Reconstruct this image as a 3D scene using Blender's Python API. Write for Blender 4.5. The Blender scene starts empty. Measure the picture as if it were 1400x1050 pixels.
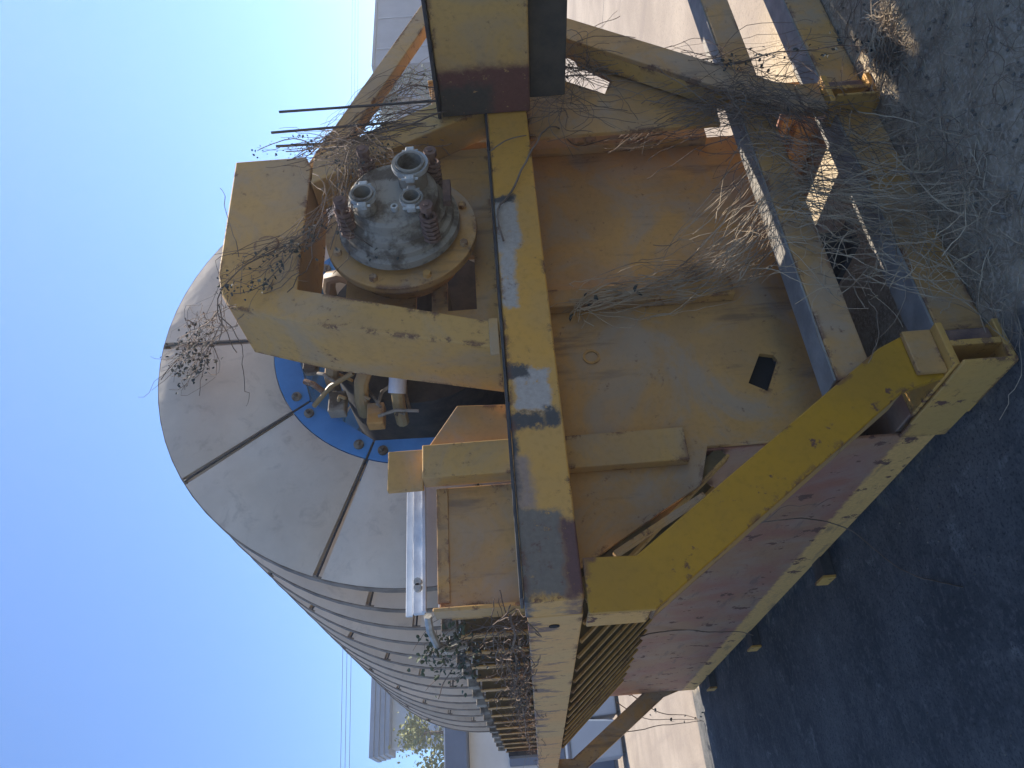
import bpy, math, random
from mathutils import Vector, Matrix, Euler, noise
R = math.radians
random.seed(7)
scn = bpy.context.scene
col = scn.collection

# ------------------------------------------------------------------ camera, sky, sun
cam_d = bpy.data.cameras.new('camera'); cam = bpy.data.objects.new('camera', cam_d); col.objects.link(cam)
cam_d.sensor_width = 36.0; cam_d.lens = 26.0; cam_d.clip_start = 0.05; cam_d.clip_end = 2000
RIGHT = Vector((0.84361, -0.53150, -0.07632)); DOWN = Vector((-0.06648, 0.03767, -0.99708)); FWD = Vector((0.53282, 0.84622, -0.00356))
cam.matrix_world = Matrix(((DOWN.x, RIGHT.x, -FWD.x, 0), (DOWN.y, RIGHT.y, -FWD.y, 0), (DOWN.z, RIGHT.z, -FWD.z, 1.6), (0, 0, 0, 1)))
scn.camera = cam
SUN_EL, SUN_AZ = 50.0, 8.0          # azimuth measured from +X towards +Y
w = bpy.data.worlds.new('World'); scn.world = w; w.use_nodes = True
wn = w.node_tree.nodes; wl = w.node_tree.links
sky = wn.new('ShaderNodeTexSky'); sky.sky_type = 'NISHITA'; sky.sun_disc = False
sky.sun_elevation = R(SUN_EL); sky.sun_rotation = R(90 - SUN_AZ)
sky.air_density = 1.0; sky.dust_density = 0.0; sky.ozone_density = 4.0
tint = wn.new('ShaderNodeMix'); tint.data_type = 'RGBA'; tint.blend_type = 'MULTIPLY'; tint.inputs[0].default_value = 1.0
tint.inputs[7].default_value = (0.79, 0.95, 1.17, 1); wl.new(sky.outputs[0], tint.inputs[6])
bg = wn['Background']; wl.new(tint.outputs[2], bg.inputs[0]); bg.inputs[1].default_value = 0.088
sd = bpy.data.lights.new('sun', 'SUN'); sun = bpy.data.objects.new('sun', sd); col.objects.link(sun)
sd.energy = 5.0; sd.angle = R(0.5); sd.color = (1.0, 0.93, 0.82)
S = Vector((math.cos(R(SUN_EL)) * math.cos(R(SUN_AZ)), math.cos(R(SUN_EL)) * math.sin(R(SUN_AZ)), math.sin(R(SUN_EL))))
sun.rotation_euler = S.to_track_quat('Z', 'Y').to_euler()
scn.view_settings.view_transform = 'Standard'; scn.view_settings.look = 'None'
scn.view_settings.exposure = 1.15; scn.view_settings.gamma = 1.0

# ------------------------------------------------------------------ materials
def new_mat(name):
    m = bpy.data.materials.new(name); m.use_nodes = True
    return m, m.node_tree.nodes, m.node_tree.links, m.node_tree.nodes['Principled BSDF']
def mix(n, l, fac, a, b, blend='MIX'):
    x = n.new('ShaderNodeMix'); x.data_type = 'RGBA'; x.blend_type = blend
    for i, v in ((0, fac), (6, a), (7, b)):
        if hasattr(v, 'is_output'): l.new(v, x.inputs[i])
        else: x.inputs[i].default_value = v if i == 0 else (*v, 1)
    return x.outputs[2]
def ramp(n, l, src, a, b):
    r = n.new('ShaderNodeMapRange'); r.interpolation_type = 'SMOOTHSTEP'
    r.inputs[1].default_value = a; r.inputs[2].default_value = b; l.new(src, r.inputs[0]); return r.outputs[0]
def nz(n, l, vec, scale, detail=6, rough=0.6, dist=0.0):
    t = n.new('ShaderNodeTexNoise'); t.inputs['Scale'].default_value = scale; t.inputs['Detail'].default_value = detail
    t.inputs['Roughness'].default_value = rough; t.inputs['Distortion'].default_value = dist
    if vec is not None: l.new(vec, t.inputs['Vector'])
    return t.outputs[0]
def mth(n, l, op, a, b=None):
    m = n.new('ShaderNodeMath'); m.operation = op
    for i, v in ((0, a), (1, b)):
        if v is None: continue
        if hasattr(v, 'is_output'): l.new(v, m.inputs[i])
        else: m.inputs[i].default_value = v
    return m.outputs[0]
def coords(n, l, scale=(1, 1, 1)):
    tc = n.new('ShaderNodeTexCoord'); oi = n.new('ShaderNodeObjectInfo')
    mp = n.new('ShaderNodeMapping'); mp.inputs['Scale'].default_value = scale
    ad = n.new('ShaderNodeVectorMath'); ad.operation = 'ADD'
    sc = n.new('ShaderNodeMath'); sc.operation = 'MULTIPLY'; sc.inputs[1].default_value = 37.0; l.new(oi.outputs['Random'], sc.inputs[0])
    l.new(tc.outputs['Object'], ad.inputs[0]); l.new(sc.outputs[0], ad.inputs[1]); l.new(ad.outputs[0], mp.inputs[0])
    return mp.outputs[0], tc.outputs['Object']
def bump(n, l, bs, h, strength=0.3, dist=0.01):
    b = n.new('ShaderNodeBump'); b.inputs['Strength'].default_value = strength; b.inputs['Distance'].default_value = dist
    l.new(h, b.inputs['Height']); l.new(b.outputs[0], bs.inputs['Normal'])
def edge_mask(n, l, radius=0.012):
    bv = n.new('ShaderNodeBevel'); bv.samples = 4; bv.inputs['Radius'].default_value = radius
    g = n.new('ShaderNodeNewGeometry'); d = n.new('ShaderNodeVectorMath'); d.operation = 'DOT_PRODUCT'
    l.new(bv.outputs[0], d.inputs[0]); l.new(g.outputs['Normal'], d.inputs[1])
    return mth(n, l, 'SUBTRACT', 1.0, d.outputs['Value'])
RUST = (0.090, 0.040, 0.030); RUST2 = (0.17, 0.075, 0.045); GREYM = (0.31, 0.28, 0.25)
def paint(name, base, base2, rust=0.62, grey=0.72, edge=True, patches=(), streak=None, rough=0.55, dust=0.0, axis=0, drips=False):
    """weathered paint: two tones of paint, worn grey metal, rust spots and rusty edges; patches = boxes (x0,x1,z0,z1,kind) in object space"""
    m, n, l, bs = new_mat(name)
    v, raw = coords(n, l)
    c = mix(n, l, ramp(n, l, nz(n, l, v, 2.3, 5), .38, .62), base, base2)
    c = mix(n, l, mth(n, l, 'MULTIPLY', ramp(n, l, nz(n, l, v, 45, 3), .45, .8), .35), c, tuple(x * .55 for x in base), )
    fine = nz(n, l, v, 9, 9, .68)
    if dust > 0:
        c = mix(n, l, mth(n, l, 'MULTIPLY', ramp(n, l, nz(n, l, v, 3.1, 6, .65, .8), .42, .66), dust), c, (0.30, 0.26, 0.21))
    gm = ramp(n, l, nz(n, l, v, 4.5, 9, .66, .4), grey, grey + .03)
    c = mix(n, l, gm, c, GREYM)
    if patches:
        sx = n.new('ShaderNodeSeparateXYZ'); l.new(raw, sx.inputs[0])
        wob = mth(n, l, 'MULTIPLY', mth(n, l, 'SUBTRACT', nz(n, l, raw, 16, 7, .7), .5), .10)
        wob2 = mth(n, l, 'MULTIPLY', mth(n, l, 'SUBTRACT', nz(n, l, raw, 21, 7, .7), .5), .07)
        X = mth(n, l, 'ADD', sx.outputs[axis], wob); Z = mth(n, l, 'ADD', sx.outputs[2], wob2)
        for (x0, x1, z0, z1, colr, soft) in patches:
            k = None
            for s, a, b in ((X, x0 - soft, x0 + soft), (X, x1 + soft, x1 - soft), (Z, z0 - soft, z0 + soft), (Z, z1 + soft, z1 - soft)):
                r = ramp(n, l, s, a, b); k = r if k is None else mth(n, l, 'MULTIPLY', k, r)
            k = mth(n, l, 'MULTIPLY', k, ramp(n, l, nz(n, l, raw, 30, 8, .75), .30, .42))
            tone = mix(n, l, nz(n, l, raw, 60, 5, .7), tuple(q * .6 for q in colr), tuple(min(1, q * 1.35) for q in colr))
            c = mix(n, l, k, c, tone)
    if drips:        # dark run-off stains that start at the top edge
        sy = n.new('ShaderNodeSeparateXYZ'); l.new(raw, sy.inputs[0])
        cb = n.new('ShaderNodeCombineXYZ'); l.new(sy.outputs[1], cb.inputs[0]); l.new(mth(n, l, 'MULTIPLY', sy.outputs[2], .25), cb.inputs[1])
        k1 = nz(n, l, cb.outputs[0], 9, 5, .75)
        ln = mth(n, l, 'MULTIPLY', mth(n, l, 'SUBTRACT', k1, .53), 1.5)
        dm_ = mth(n, l, 'ADD', sy.outputs[2], mth(n, l, 'SUBTRACT', ln, 1.60))
        dmask = ramp(n, l, dm_, -.012, .008)
        c = mix(n, l, mth(n, l, 'MULTIPLY', dmask, .85), c, (0.10, 0.055, 0.05))
    rm = ramp(n, l, fine, rust, rust + .04)
    if edge:
        e = edge_mask(n, l, .030)
        e = mth(n, l, 'MULTIPLY', ramp(n, l, mth(n, l, 'ADD', e, mth(n, l, 'MULTIPLY', mth(n, l, 'SUBTRACT', nz(n, l, v, 38, 5, .7), .5), .12)), .006, .03), ramp(n, l, nz(n, l, v, 7, 7, .75), .52, .57))
        rm = mth(n, l, 'MAXIMUM', rm, e)
    rc = mix(n, l, nz(n, l, v, 60, 4), RUST, RUST2)
    c = mix(n, l, rm, c, rc)
    if streak:
        vs, _ = coords(n, l, streak)
        st = ramp(n, l, nz(n, l, vs, 5, 5, .6), .56, .70)
        c = mix(n, l, mth(n, l, 'MULTIPLY', st, .55), c, (0.10, 0.065, 0.05))
    l.new(c, bs.inputs['Base Color'])
    l.new(mth(n, l, 'ADD', mth(n, l, 'MULTIPLY', rm, .3), rough), bs.inputs['Roughness'])
    bs.inputs['Specular IOR Level'].default_value = .35
    h = mth(n, l, 'ADD', mth(n, l, 'MULTIPLY', fine, .6), mth(n, l, 'MULTIPLY', rm, -.5))
    bump(n, l, bs, h, .35, .006)
    return m
def simple(name, c1, c2, scale=8, rough=.6, metal=0.0, bumpk=.2, lo=.35, hi=.65, spec=.4):
    m, n, l, bs = new_mat(name); v, raw = coords(n, l)
    f = nz(n, l, v, scale, 6, .65)
    l.new(mix(n, l, ramp(n, l, f, lo, hi), c1, c2), bs.inputs['Base Color'])
    bs.inputs['Roughness'].default_value = rough; bs.inputs['Metallic'].default_value = metal
    bs.inputs['Specular IOR Level'].default_value = spec
    if bumpk: bump(n, l, bs, nz(n, l, v, scale * 5, 5), bumpk, .004)
    return m
GM = (0.27, 0.25, 0.23); DK = (0.068, 0.062, 0.055); RS = (0.12, 0.055, 0.045)
M = {}
M['yellow'] = paint('weathered yellow paint', (0.54, 0.295, 0.075), (0.45, 0.26, 0.09), .69, .80, dust=.40)
M['panel'] = paint('dusty yellow panel paint', (0.51, 0.262, 0.072), (0.40, 0.218, 0.08), .69, .83, dust=.55, streak=(2.2, 2.2, .35))
M['strut'] = paint('bright yellow strut paint', (0.43, 0.212, 0.010), (0.36, 0.18, 0.016), .63, .86)
M['frontbeam'] = paint('scuffed yellow beam paint', (0.62, 0.30, 0.045), (0.54, 0.285, 0.07), .68, .72, patches=(
    (1.86, 2.13, 1.52, 1.66, (0.39, 0.33, 0.265), .012), (1.60, 1.90, 1.545, 1.60, (0.42, 0.355, 0.285), .012),
    (1.17, 1.34, 1.47, 1.585, (0.41, 0.345, 0.28), .01), (2.10, 2.14, 1.52, 1.62, DK, .01), (1.30, 1.35, 1.53, 1.62, DK, .01),
    (1.11, 1.165, 1.50, 1.62, DK, .01), (1.12, 1.19, 1.455, 1.50, DK, .01), (0.5, 1.16, 1.59, 1.64, DK, .01),
    (0.84, 1.02, 1.555, 1.60, (0.30, 0.20, 0.14), .02), (0.58, 0.84, 1.48, 1.64, (0.17, 0.135, 0.10), .012), (0.57, 0.81, 1.42, 1.485, RS, .015)))
M['sidebeam'] = paint('streaked yellow beam paint', (0.60, 0.295, 0.08), (0.54, 0.305, 0.095), .67, .80, drips=True)
M['peel'] = paint('peeling yellow paint', (0.55, 0.28, 0.06), (0.47, 0.26, 0.075), .62, .80)
M['girder'] = paint('yellow girder paint', (0.56, 0.32, 0.095), (0.49, 0.295, 0.11), .70, .82, dust=.35, axis=1, patches=(
    (1.80, 2.10, 1.40, 1.83, (0.15, 0.06, 0.045), .03), (1.88, 2.10, 1.58, 1.83, (0.07, 0.058, 0.045), .03)))
M['rustwall'] = paint('rust bled tank wall paint', (0.30, 0.115, 0.07), (0.32, 0.16, 0.08), .585, .83, edge=False, dust=.30, streak=(.6, .6, 3.0), axis=1, patches=(
    (-5, 20, -.2, .175, (0.60, 0.32, 0.10), .012),))
M['grimeshade'] = simple('grimy shaded inner plate', (0.11, 0.075, 0.035), (0.19, 0.13, 0.055), 5, .9, 0, .4)  # mud tone on dividers, with the shade between ribs put into the colour
M['rusty'] = simple('rust', (0.10, 0.06, 0.05), (0.20, 0.115, 0.08), 14, .9, 0, .6)
M['greydust'] = simple('dust grey steel', (0.19, 0.17, 0.145), (0.29, 0.26, 0.22), 6, .9, 0, .4)
M['darkened'] = simple('darkened steel', (0.05, 0.042, 0.034), (0.09, 0.072, 0.05), 6, .9, 0, .3)  # darkened tone paints in the shade of bay backs and chute undersides
M['darksteel'] = simple('dark steel', (0.035, 0.035, 0.04), (0.07, 0.065, 0.06), 12, .6, .2, .3)
M['black'] = simple('painted opening shade', (0.008, 0.008, 0.008), (0.014, 0.013, 0.012), 6, .95, 0, 0)  # near-black colour stands in for the shade inside openings
M['castgrey'] = simple('grey cast metal', (0.10, 0.075, 0.052), (0.27, 0.235, 0.185), 9, .75, 0, .6, .40, .56)
M['clamp'] = simple('galvanised clamp metal', (0.30, 0.29, 0.26), (0.46, 0.45, 0.42), 20, .5, .2, .3)
def sector_mat():
    m, n, l, bs = new_mat('pale moulded filter sector'); v, raw = coords(n, l)
    c = mix(n, l, ramp(n, l, nz(n, l, v, 2.2, 7, .65), .32, .68), (0.60, 0.50, 0.395), (0.72, 0.61, 0.49))
    c = mix(n, l, mth(n, l, 'MULTIPLY', ramp(n, l, nz(n, l, v, 9, 8, .75, .6), .52, .70), .45), c, (0.36, 0.29, 0.23))
    oi = n.new('ShaderNodeObjectInfo')
    tone = mth(n, l, 'ADD', mth(n, l, 'MULTIPLY', oi.outputs['Random'], .22), .84)
    cc = n.new('ShaderNodeCombineColor'); [l.new(tone, cc.inputs[i]) for i in range(3)]
    c = mix(n, l, 1.0, c, cc.outputs[0], 'MULTIPLY')
    l.new(c, bs.inputs['Base Color']); bs.inputs['Roughness'].default_value = .62
    h = mth(n, l, 'ADD', mth(n, l, 'MULTIPLY', nz(n, l, v, 3.5, 3), 1.6), mth(n, l, 'MULTIPLY', nz(n, l, v, 40, 5), .12))
    bump(n, l, bs, h, .22, .02)
    return m
M['sector'] = sector_mat()
M['rim'] = simple('dull brown rim', (0.15, 0.115, 0.085), (0.27, 0.215, 0.165), 9, .85, 0, .3)  # darker brown tone for the band round each disc
M['blue'] = simple('blue hub paint', (0.06, 0.21, 0.46), (0.08, 0.26, 0.54), 5, .45, 0, .15)
M['white'] = simple('off white painted bar', (0.50, 0.52, 0.56), (0.66, 0.67, 0.69), 16, .5, 0, .2)
M['pvc'] = simple('pale plastic pipe', (0.55, 0.57, 0.60), (0.68, 0.69, 0.70), 10, .4, 0, .1)
M['pipe'] = paint('pipe yellow paint', (0.33, 0.22, 0.09), (0.28, 0.19, 0.10), .68, .80, edge=False)
M['vine'] = simple('dry vine stems', (0.075, 0.05, 0.035), (0.24, 0.175, 0.125), 4, .95, 0, 0)
M['straw'] = simple('pale dead roots', (0.16, 0.11, 0.07), (0.46, 0.355, 0.235), 4, .95, 0, 0)
M['leafdry'] = simple('withered leaves', (0.035, 0.045, 0.045), (0.085, 0.09, 0.075), 30, .8, 0, 0)
M['leafgreen'] = simple('small green leaves', (0.05, 0.07, 0.045), (0.11, 0.13, 0.075), 12, .7, 0, 0)

# ------------------------------------------------------------------ mesh builder
class MB:
    def __init__(s): s.v = []; s.f = []
    def add(s, vs, fs):
        o = len(s.v); s.v += [tuple(q) for q in vs]; s.f += [tuple(i + o for i in f) for f in fs]; return s
    def box(s, x0, x1, y0, y1, z0, z1):
        return s.add([(x0, y0, z0), (x1, y0, z0), (x1, y1, z0), (x0, y1, z0), (x0, y0, z1), (x1, y0, z1), (x1, y1, z1), (x0, y1, z1)],
                     [(0, 3, 2, 1), (4, 5, 6, 7), (0, 1, 5, 4), (1, 2, 6, 5), (2, 3, 7, 6), (3, 0, 4, 7)])
    def prism_y(s, poly, y0, y1):            # poly: (x,z) seen from -Y, counter-clockwise
        k = len(poly)
        return s.add([(x, y0, z) for x, z in poly] + [(x, y1, z) for x, z in poly],
                     [tuple(range(k)), tuple(range(2 * k - 1, k - 1, -1))] + [(i, i + k, (i + 1) % k + k, (i + 1) % k) for i in range(k)])
    def prism_x(s, poly, x0, x1):            # poly: (y,z)
        k = len(poly)
        return s.add([(x0, y, z) for y, z in poly] + [(x1, y, z) for y, z in poly],
                     [tuple(range(k - 1, -1, -1)), tuple(range(k, 2 * k))] + [(i, (i + 1) % k, (i + 1) % k + k, i + k) for i in range(k)])
    def tube(s, pts, r, n=6, cap=True):
        pts = [Vector(p) for p in pts]; k = len(pts)
        rs = r if isinstance(r, (list, tuple)) else [r] * k
        t0 = (pts[1] - pts[0]).normalized(); a = t0.orthogonal().normalized(); o = len(s.v)
        for i, p in enumerate(pts):
            t = (pts[min(i + 1, k - 1)] - pts[max(i - 1, 0)])
            t = t.normalized() if t.length > 1e-9 else t0
            a = (a - t * a.dot(t)); a = a.normalized() if a.length > 1e-6 else t.orthogonal().normalized(); b = t.cross(a)
            for j in range(n):
                q = 2 * math.pi * j / n; s.v.append(tuple(p + (a * math.cos(q) + b * math.sin(q)) * rs[i]))
        for i in range(k - 1):
            for j in range(n):
                s.f.append((o + i * n + j, o + i * n + (j + 1) % n, o + (i + 1) * n + (j + 1) % n, o + (i + 1) * n + j))
        if cap: s.f.append(tuple(o + j for j in range(n - 1, -1, -1))); s.f.append(tuple(o + (k - 1) * n + j for j in range(n)))
        return s
    def lathe_y(s, c, prof, n=40, a0=0.0, a1=2 * math.pi):   # prof: closed list of (r, y)
        k = len(prof); full = abs(a1 - a0 - 2 * math.pi) < 1e-6; m = n if full else n + 1; o = len(s.v)
        for i in range(m):
            q = a0 + (a1 - a0) * i / n
            for r, y in prof: s.v.append((c[0] + r * math.cos(q), c[1] + y, c[2] + r * math.sin(q)))
        for i in range(n):
            j = (i + 1) % m
            for e in range(k):
                g = (e + 1) % k; s.f.append((o + i * k + e, o + j * k + e, o + j * k + g, o + i * k + g))
        if not full: s.f.append(tuple(o + e for e in range(k))); s.f.append(tuple(o + n * k + e for e in range(k - 1, -1, -1)))
        return s
    def build(s, name, mat, parent=None, bevel=0.0, smooth=False):
        me = bpy.data.meshes.new(name); me.from_pydata(s.v, [], s.f); me.materials.append(M[mat] if isinstance(mat, str) else mat)
        if smooth:
            me.polygons.foreach_set('use_smooth', [True] * len(me.polygons))
        me.update(); o = bpy.data.objects.new(name, me); col.objects.link(o)
        import bmesh
        bm = bmesh.new(); bm.from_mesh(me); bmesh.ops.recalc_face_normals(bm, faces=bm.faces); bm.to_mesh(me); bm.free()
        if smooth:
            try: me.set_sharp_from_angle(angle=R(35))
            except Exception: pass
        if bevel:
            b = o.modifiers.new('bevel', 'BEVEL'); b.width = bevel; b.segments = 2; b.limit_method = 'ANGLE'; b.angle_limit = R(40)
        if parent: attach(o, parent)
        return o
def attach(o, parent):
    o.parent = parent
    o.matrix_parent_inverse = Matrix.Translation(-parent.location) if parent.type == 'EMPTY' else Matrix.Identity(4)
def tag(o, label, cat, group=None, kind=None):
    if label: o['label'] = label
    if cat: o['category'] = cat
    if group: o['group'] = group
    if kind: o['kind'] = kind
    return o
def thing(name, label, cat, loc, group=None):
    e = bpy.data.objects.new(name, None); col.objects.link(e); e.location = loc; e.empty_display_size = .2
    return tag(e, label, cat, group)
def bx(name, mat, parent, x0, x1, y0, y1, z0, z1, bevel=.005):
    return MB().box(x0, x1, y0, y1, z0, z1).build(name, mat, parent, bevel)

# ------------------------------------------------------------------ ground
def ground_mat():
    m, n, l, bs = new_mat('yard ground'); tc = n.new('ShaderNodeTexCoord'); raw = tc.outputs['Object']
    sx = n.new('ShaderNodeSeparateXYZ'); l.new(raw, sx.inputs[0])
    conc = mix(n, l, ramp(n, l, nz(n, l, raw, .8, 8, .65), .35, .65), (0.22, 0.18, 0.145), (0.30, 0.25, 0.20))
    conc = mix(n, l, ramp(n, l, nz(n, l, raw, 40, 5, .7), .5, .75), conc, (0.16, 0.13, 0.105))
    # long streaks along the slabs and joints between slabs
    mp = n.new('ShaderNodeMapping'); mp.inputs['Scale'].default_value = (3.0, .12, 1); l.new(raw, mp.inputs[0])
    conc = mix(n, l, mth(n, l, 'MULTIPLY', ramp(n, l, nz(n, l, mp.outputs[0], 1.3, 5), .5, .7), .35), conc, (0.16, 0.13, 0.115))
    fr = mth(n, l, 'FRACT', mth(n, l, 'DIVIDE', mth(n, l, 'ADD', sx.outputs[0], 40.3), 4.5))
    jm = mth(n, l, 'LESS_THAN', fr, .006)
    conc = mix(n, l, jm, conc, (0.06, 0.05, 0.05))
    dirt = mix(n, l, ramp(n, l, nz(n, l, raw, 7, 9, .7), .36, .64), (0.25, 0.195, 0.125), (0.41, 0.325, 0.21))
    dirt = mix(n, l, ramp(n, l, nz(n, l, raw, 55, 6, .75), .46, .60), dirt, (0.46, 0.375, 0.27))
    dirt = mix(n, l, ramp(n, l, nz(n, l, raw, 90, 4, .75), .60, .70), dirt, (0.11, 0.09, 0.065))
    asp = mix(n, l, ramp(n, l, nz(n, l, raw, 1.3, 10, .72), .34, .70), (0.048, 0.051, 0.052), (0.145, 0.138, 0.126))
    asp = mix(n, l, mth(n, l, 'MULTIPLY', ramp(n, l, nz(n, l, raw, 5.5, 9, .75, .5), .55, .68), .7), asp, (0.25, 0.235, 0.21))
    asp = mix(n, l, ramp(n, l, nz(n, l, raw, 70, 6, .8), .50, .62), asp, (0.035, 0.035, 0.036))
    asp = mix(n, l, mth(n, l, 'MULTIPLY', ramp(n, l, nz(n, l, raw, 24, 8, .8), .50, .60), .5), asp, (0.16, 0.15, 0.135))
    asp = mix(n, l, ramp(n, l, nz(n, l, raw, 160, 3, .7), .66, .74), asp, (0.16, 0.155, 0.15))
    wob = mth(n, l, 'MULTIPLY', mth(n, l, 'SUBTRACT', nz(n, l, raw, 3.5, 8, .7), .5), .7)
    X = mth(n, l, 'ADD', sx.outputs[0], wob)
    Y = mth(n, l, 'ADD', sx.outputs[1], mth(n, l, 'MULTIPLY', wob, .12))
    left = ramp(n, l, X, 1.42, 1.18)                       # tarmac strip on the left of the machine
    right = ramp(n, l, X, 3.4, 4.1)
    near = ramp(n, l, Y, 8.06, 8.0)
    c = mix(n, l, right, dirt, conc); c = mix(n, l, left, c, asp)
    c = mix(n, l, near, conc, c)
    l.new(c, bs.inputs['Base Color']); bs.inputs['Roughness'].default_value = .92; bs.inputs['Specular IOR Level'].default_value = .25
    h = mth(n, l, 'ADD', nz(n, l, raw, 30, 8, .75), mth(n, l, 'MULTIPLY', nz(n, l, raw, 5, 4), .8))
    bump(n, l, bs, h, .35, .012)
    return m
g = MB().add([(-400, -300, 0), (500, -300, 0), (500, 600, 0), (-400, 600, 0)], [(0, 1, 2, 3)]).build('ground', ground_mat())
g['kind'] = 'structure'

# ------------------------------------------------------------------ the disc filter
XC, ZC = 2.02, 1.985
PITCH, Y_DIV0, N_DIV = 0.282, 2.59, 16
root = thing('disc_filter', 'large weathered yellow disc filter machine on a skid frame with pale round discs', 'machine', (XC, 2.03, 0))
XL, XR = 0.57, 2 * XC - 0.57            # outer frame lines
WL, WR = 1.20, 2 * XC - 1.20            # tank walls
Y0, Y1, FY = 2.03, 7.72, 2.42

# upper frame
fb = bx('front_beam', 'frontbeam', root, XL, XR, Y0, Y0 + .16, 1.44, 1.605, .006)
fb['label'] = 'scuffed yellow front beam with bare grey and dark worn patches'
# thin lip plate on top of the front beam
MB().box(XL + .012, XR - .012, Y0 - .006, Y0 + .10, 1.607, 1.617).build('top_lip', 'darksteel', fb, .002)
sb = bx('side_beam', 'sidebeam', root, XL, XL + .16, Y0 + .162, Y1, 1.435, 1.60, .006)
sb['label'] = 'left side beam with rust streaks down its yellow face'
bx('side_beam', 'sidebeam', root, XR - .16, XR, Y0 + .162, Y1, 1.435, 1.60, .006)
bx('rear_beam', 'yellow', root, XL + .162, XR - .162, Y1 - .16, Y1, 1.44, 1.60, .006)
def hole_disc(x, z):
    return MB().lathe_y((0, 0, 0), [(.001, -.002), (.017, -.002), (.017, .002), (.001, .002)], 14)
o = hole_disc(0, 0).build('bolt_hole', 'black', sb); o.rotation_euler = (0, 0, R(90)); o.location = (XL - .001, 2.30, 1.52); o.scale = (1, 1, 1)

# sloping struts front and rear; the front ones carry an end gusset
def strut_poly(sgn):
    P = [(.685, 1.432), (.53, 1.432), (.527, 1.25), (1.14, .365), (1.185, .215), (1.36, .215), (1.355, .285), (1.31, .385), (.68, 1.28)]
    return P if sgn < 0 else [(2 * 1.92 - x, z) for x, z in P]
for sgn in (-1, 1):
    for y in (Y0, Y1 - .13):
        st = MB().prism_y(strut_poly(sgn), y, y + .022)
        st = st.build('strut', 'strut' if (y == Y0 and sgn < 0) else 'panel', root, .004)
        # flange along the lower edge, turned back from the plate
        P = strut_poly(sgn); a, b = Vector(P[2]), Vector(P[3]); d = (b - a).normalized(); nn = Vector((-d.y, d.x)) * (1 if sgn < 0 else -1)
        q = [a, b, b + nn * .014, a + nn * .014]
        MB().prism_y([(p.x, p.y) for p in q], y + .0225, y + .115).build('flange', 'yellow', st, .002)
        a, b = Vector(P[8]), Vector(P[7]); d = (b - a).normalized(); nn = Vector((-d.y, d.x)) * (-1 if sgn < 0 else 1)
        q = [a + d * .02, b, b + nn * .012, a + d * .02 + nn * .012]
        MB().prism_y([(p.x, p.y) for p in q], y + .0225, y + .10).build('flange', 'yellow', st, .002)
        xe = P[1][0]
        MB().box(min(xe, xe + .012 * -sgn), max(xe, xe + .012 * -sgn), y + .023, y + .15, 1.26, 1.433).build('end_plate', 'peel', st, .003)
# gusset low on the right hand strut
MB().prism_y([(2.6, .60), (3.0, .59), (3.03, .80), (3.10, .88), (3.30, 1.20), (3.10, 1.17), (2.96, 1.03), (2.86, 1.07), (2.99, 1.26), (2.95, 1.43), (2.6, 1.43)], 2.146, 2.166).build('gusset_plate', 'panel', root, .003)

MB().box(XL + .17, 2.62, Y0 + .163, FY - .002, 1.572, 1.588).build('sun_leak_ledge', 'greydust', root)  # unseen ledge added to block sun leaking down behind the front beam
# tank: front panel, walls, sloping chute undersides

front_poly = [(WL, .34), (WR, .34), (WR, .95), (XR - .20, 1.43), (XL + .20, 1.43), (WL - .15, .95), (WL - .005, .90)]
hx0, hx1, hz0, hz1 = 1.38, 1.53, .635, .735
from mathutils.geometry import tessellate_polygon
hole = [(1.405, .626), (1.54, .555), (1.565, .565), (1.578, .615), (1.447, .69)]
tri = tessellate_polygon([[Vector((x, z, 0)) for x, z in front_poly], [Vector((x, z, 0)) for x, z in hole]])
allp = front_poly + hole; kk = len(allp); pm = MB()
fcs = [tuple(t) for t in tri] + [tuple(i + kk for i in t)[::-1] for t in tri]
for lp in (list(range(len(front_poly))), list(range(len(front_poly), kk))):
    for i, j in zip(lp, lp[1:] + lp[:1]): fcs.append((i, i + kk, j + kk, j))
pm.add([(x, FY, z) for x, z in allp] + [(x, FY + .02, z) for x, z in allp], fcs)
fp = pm.build('tank_front_panel', 'panel', root)
MB().box(1.25, 1.85, FY + .026, FY + .036, .562, .85).build('hole_dark_backing', 'black', fp)  # black plate added behind the hole to paint in its shade
for x0, x1, z0 in ((1.125, 1.255, .985), (1.845, 1.935, .66), (2.785, 2.955, .58)):
    MB().box(x0, x1, FY - .05, FY - .001, z0, 1.432).build('stiffener', 'yellow' if x0 < 1.2 else 'panel', fp, .004)
MB().lathe_y((0, 0, 0), [(.024, .008), (.034, .008), (.034, .012), (.024, .012)], 24).build('lifting_ring', 'panel', fp, 0, True).location = (1.62, FY - .014, 1.27)
MB().prism_y([(.80, 1.29), (.985, .955), (1.0, .965), (.815, 1.30)], FY - .045, FY - .001).build('edge_flange', 'panel', fp, .002)
for zz in (1.10, 1.16, .86):
    MB().box(2.80, 2.90, FY - .062, FY - .0505, zz, zz + .05).build('weld_pad', 'panel', fp, .006)
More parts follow.
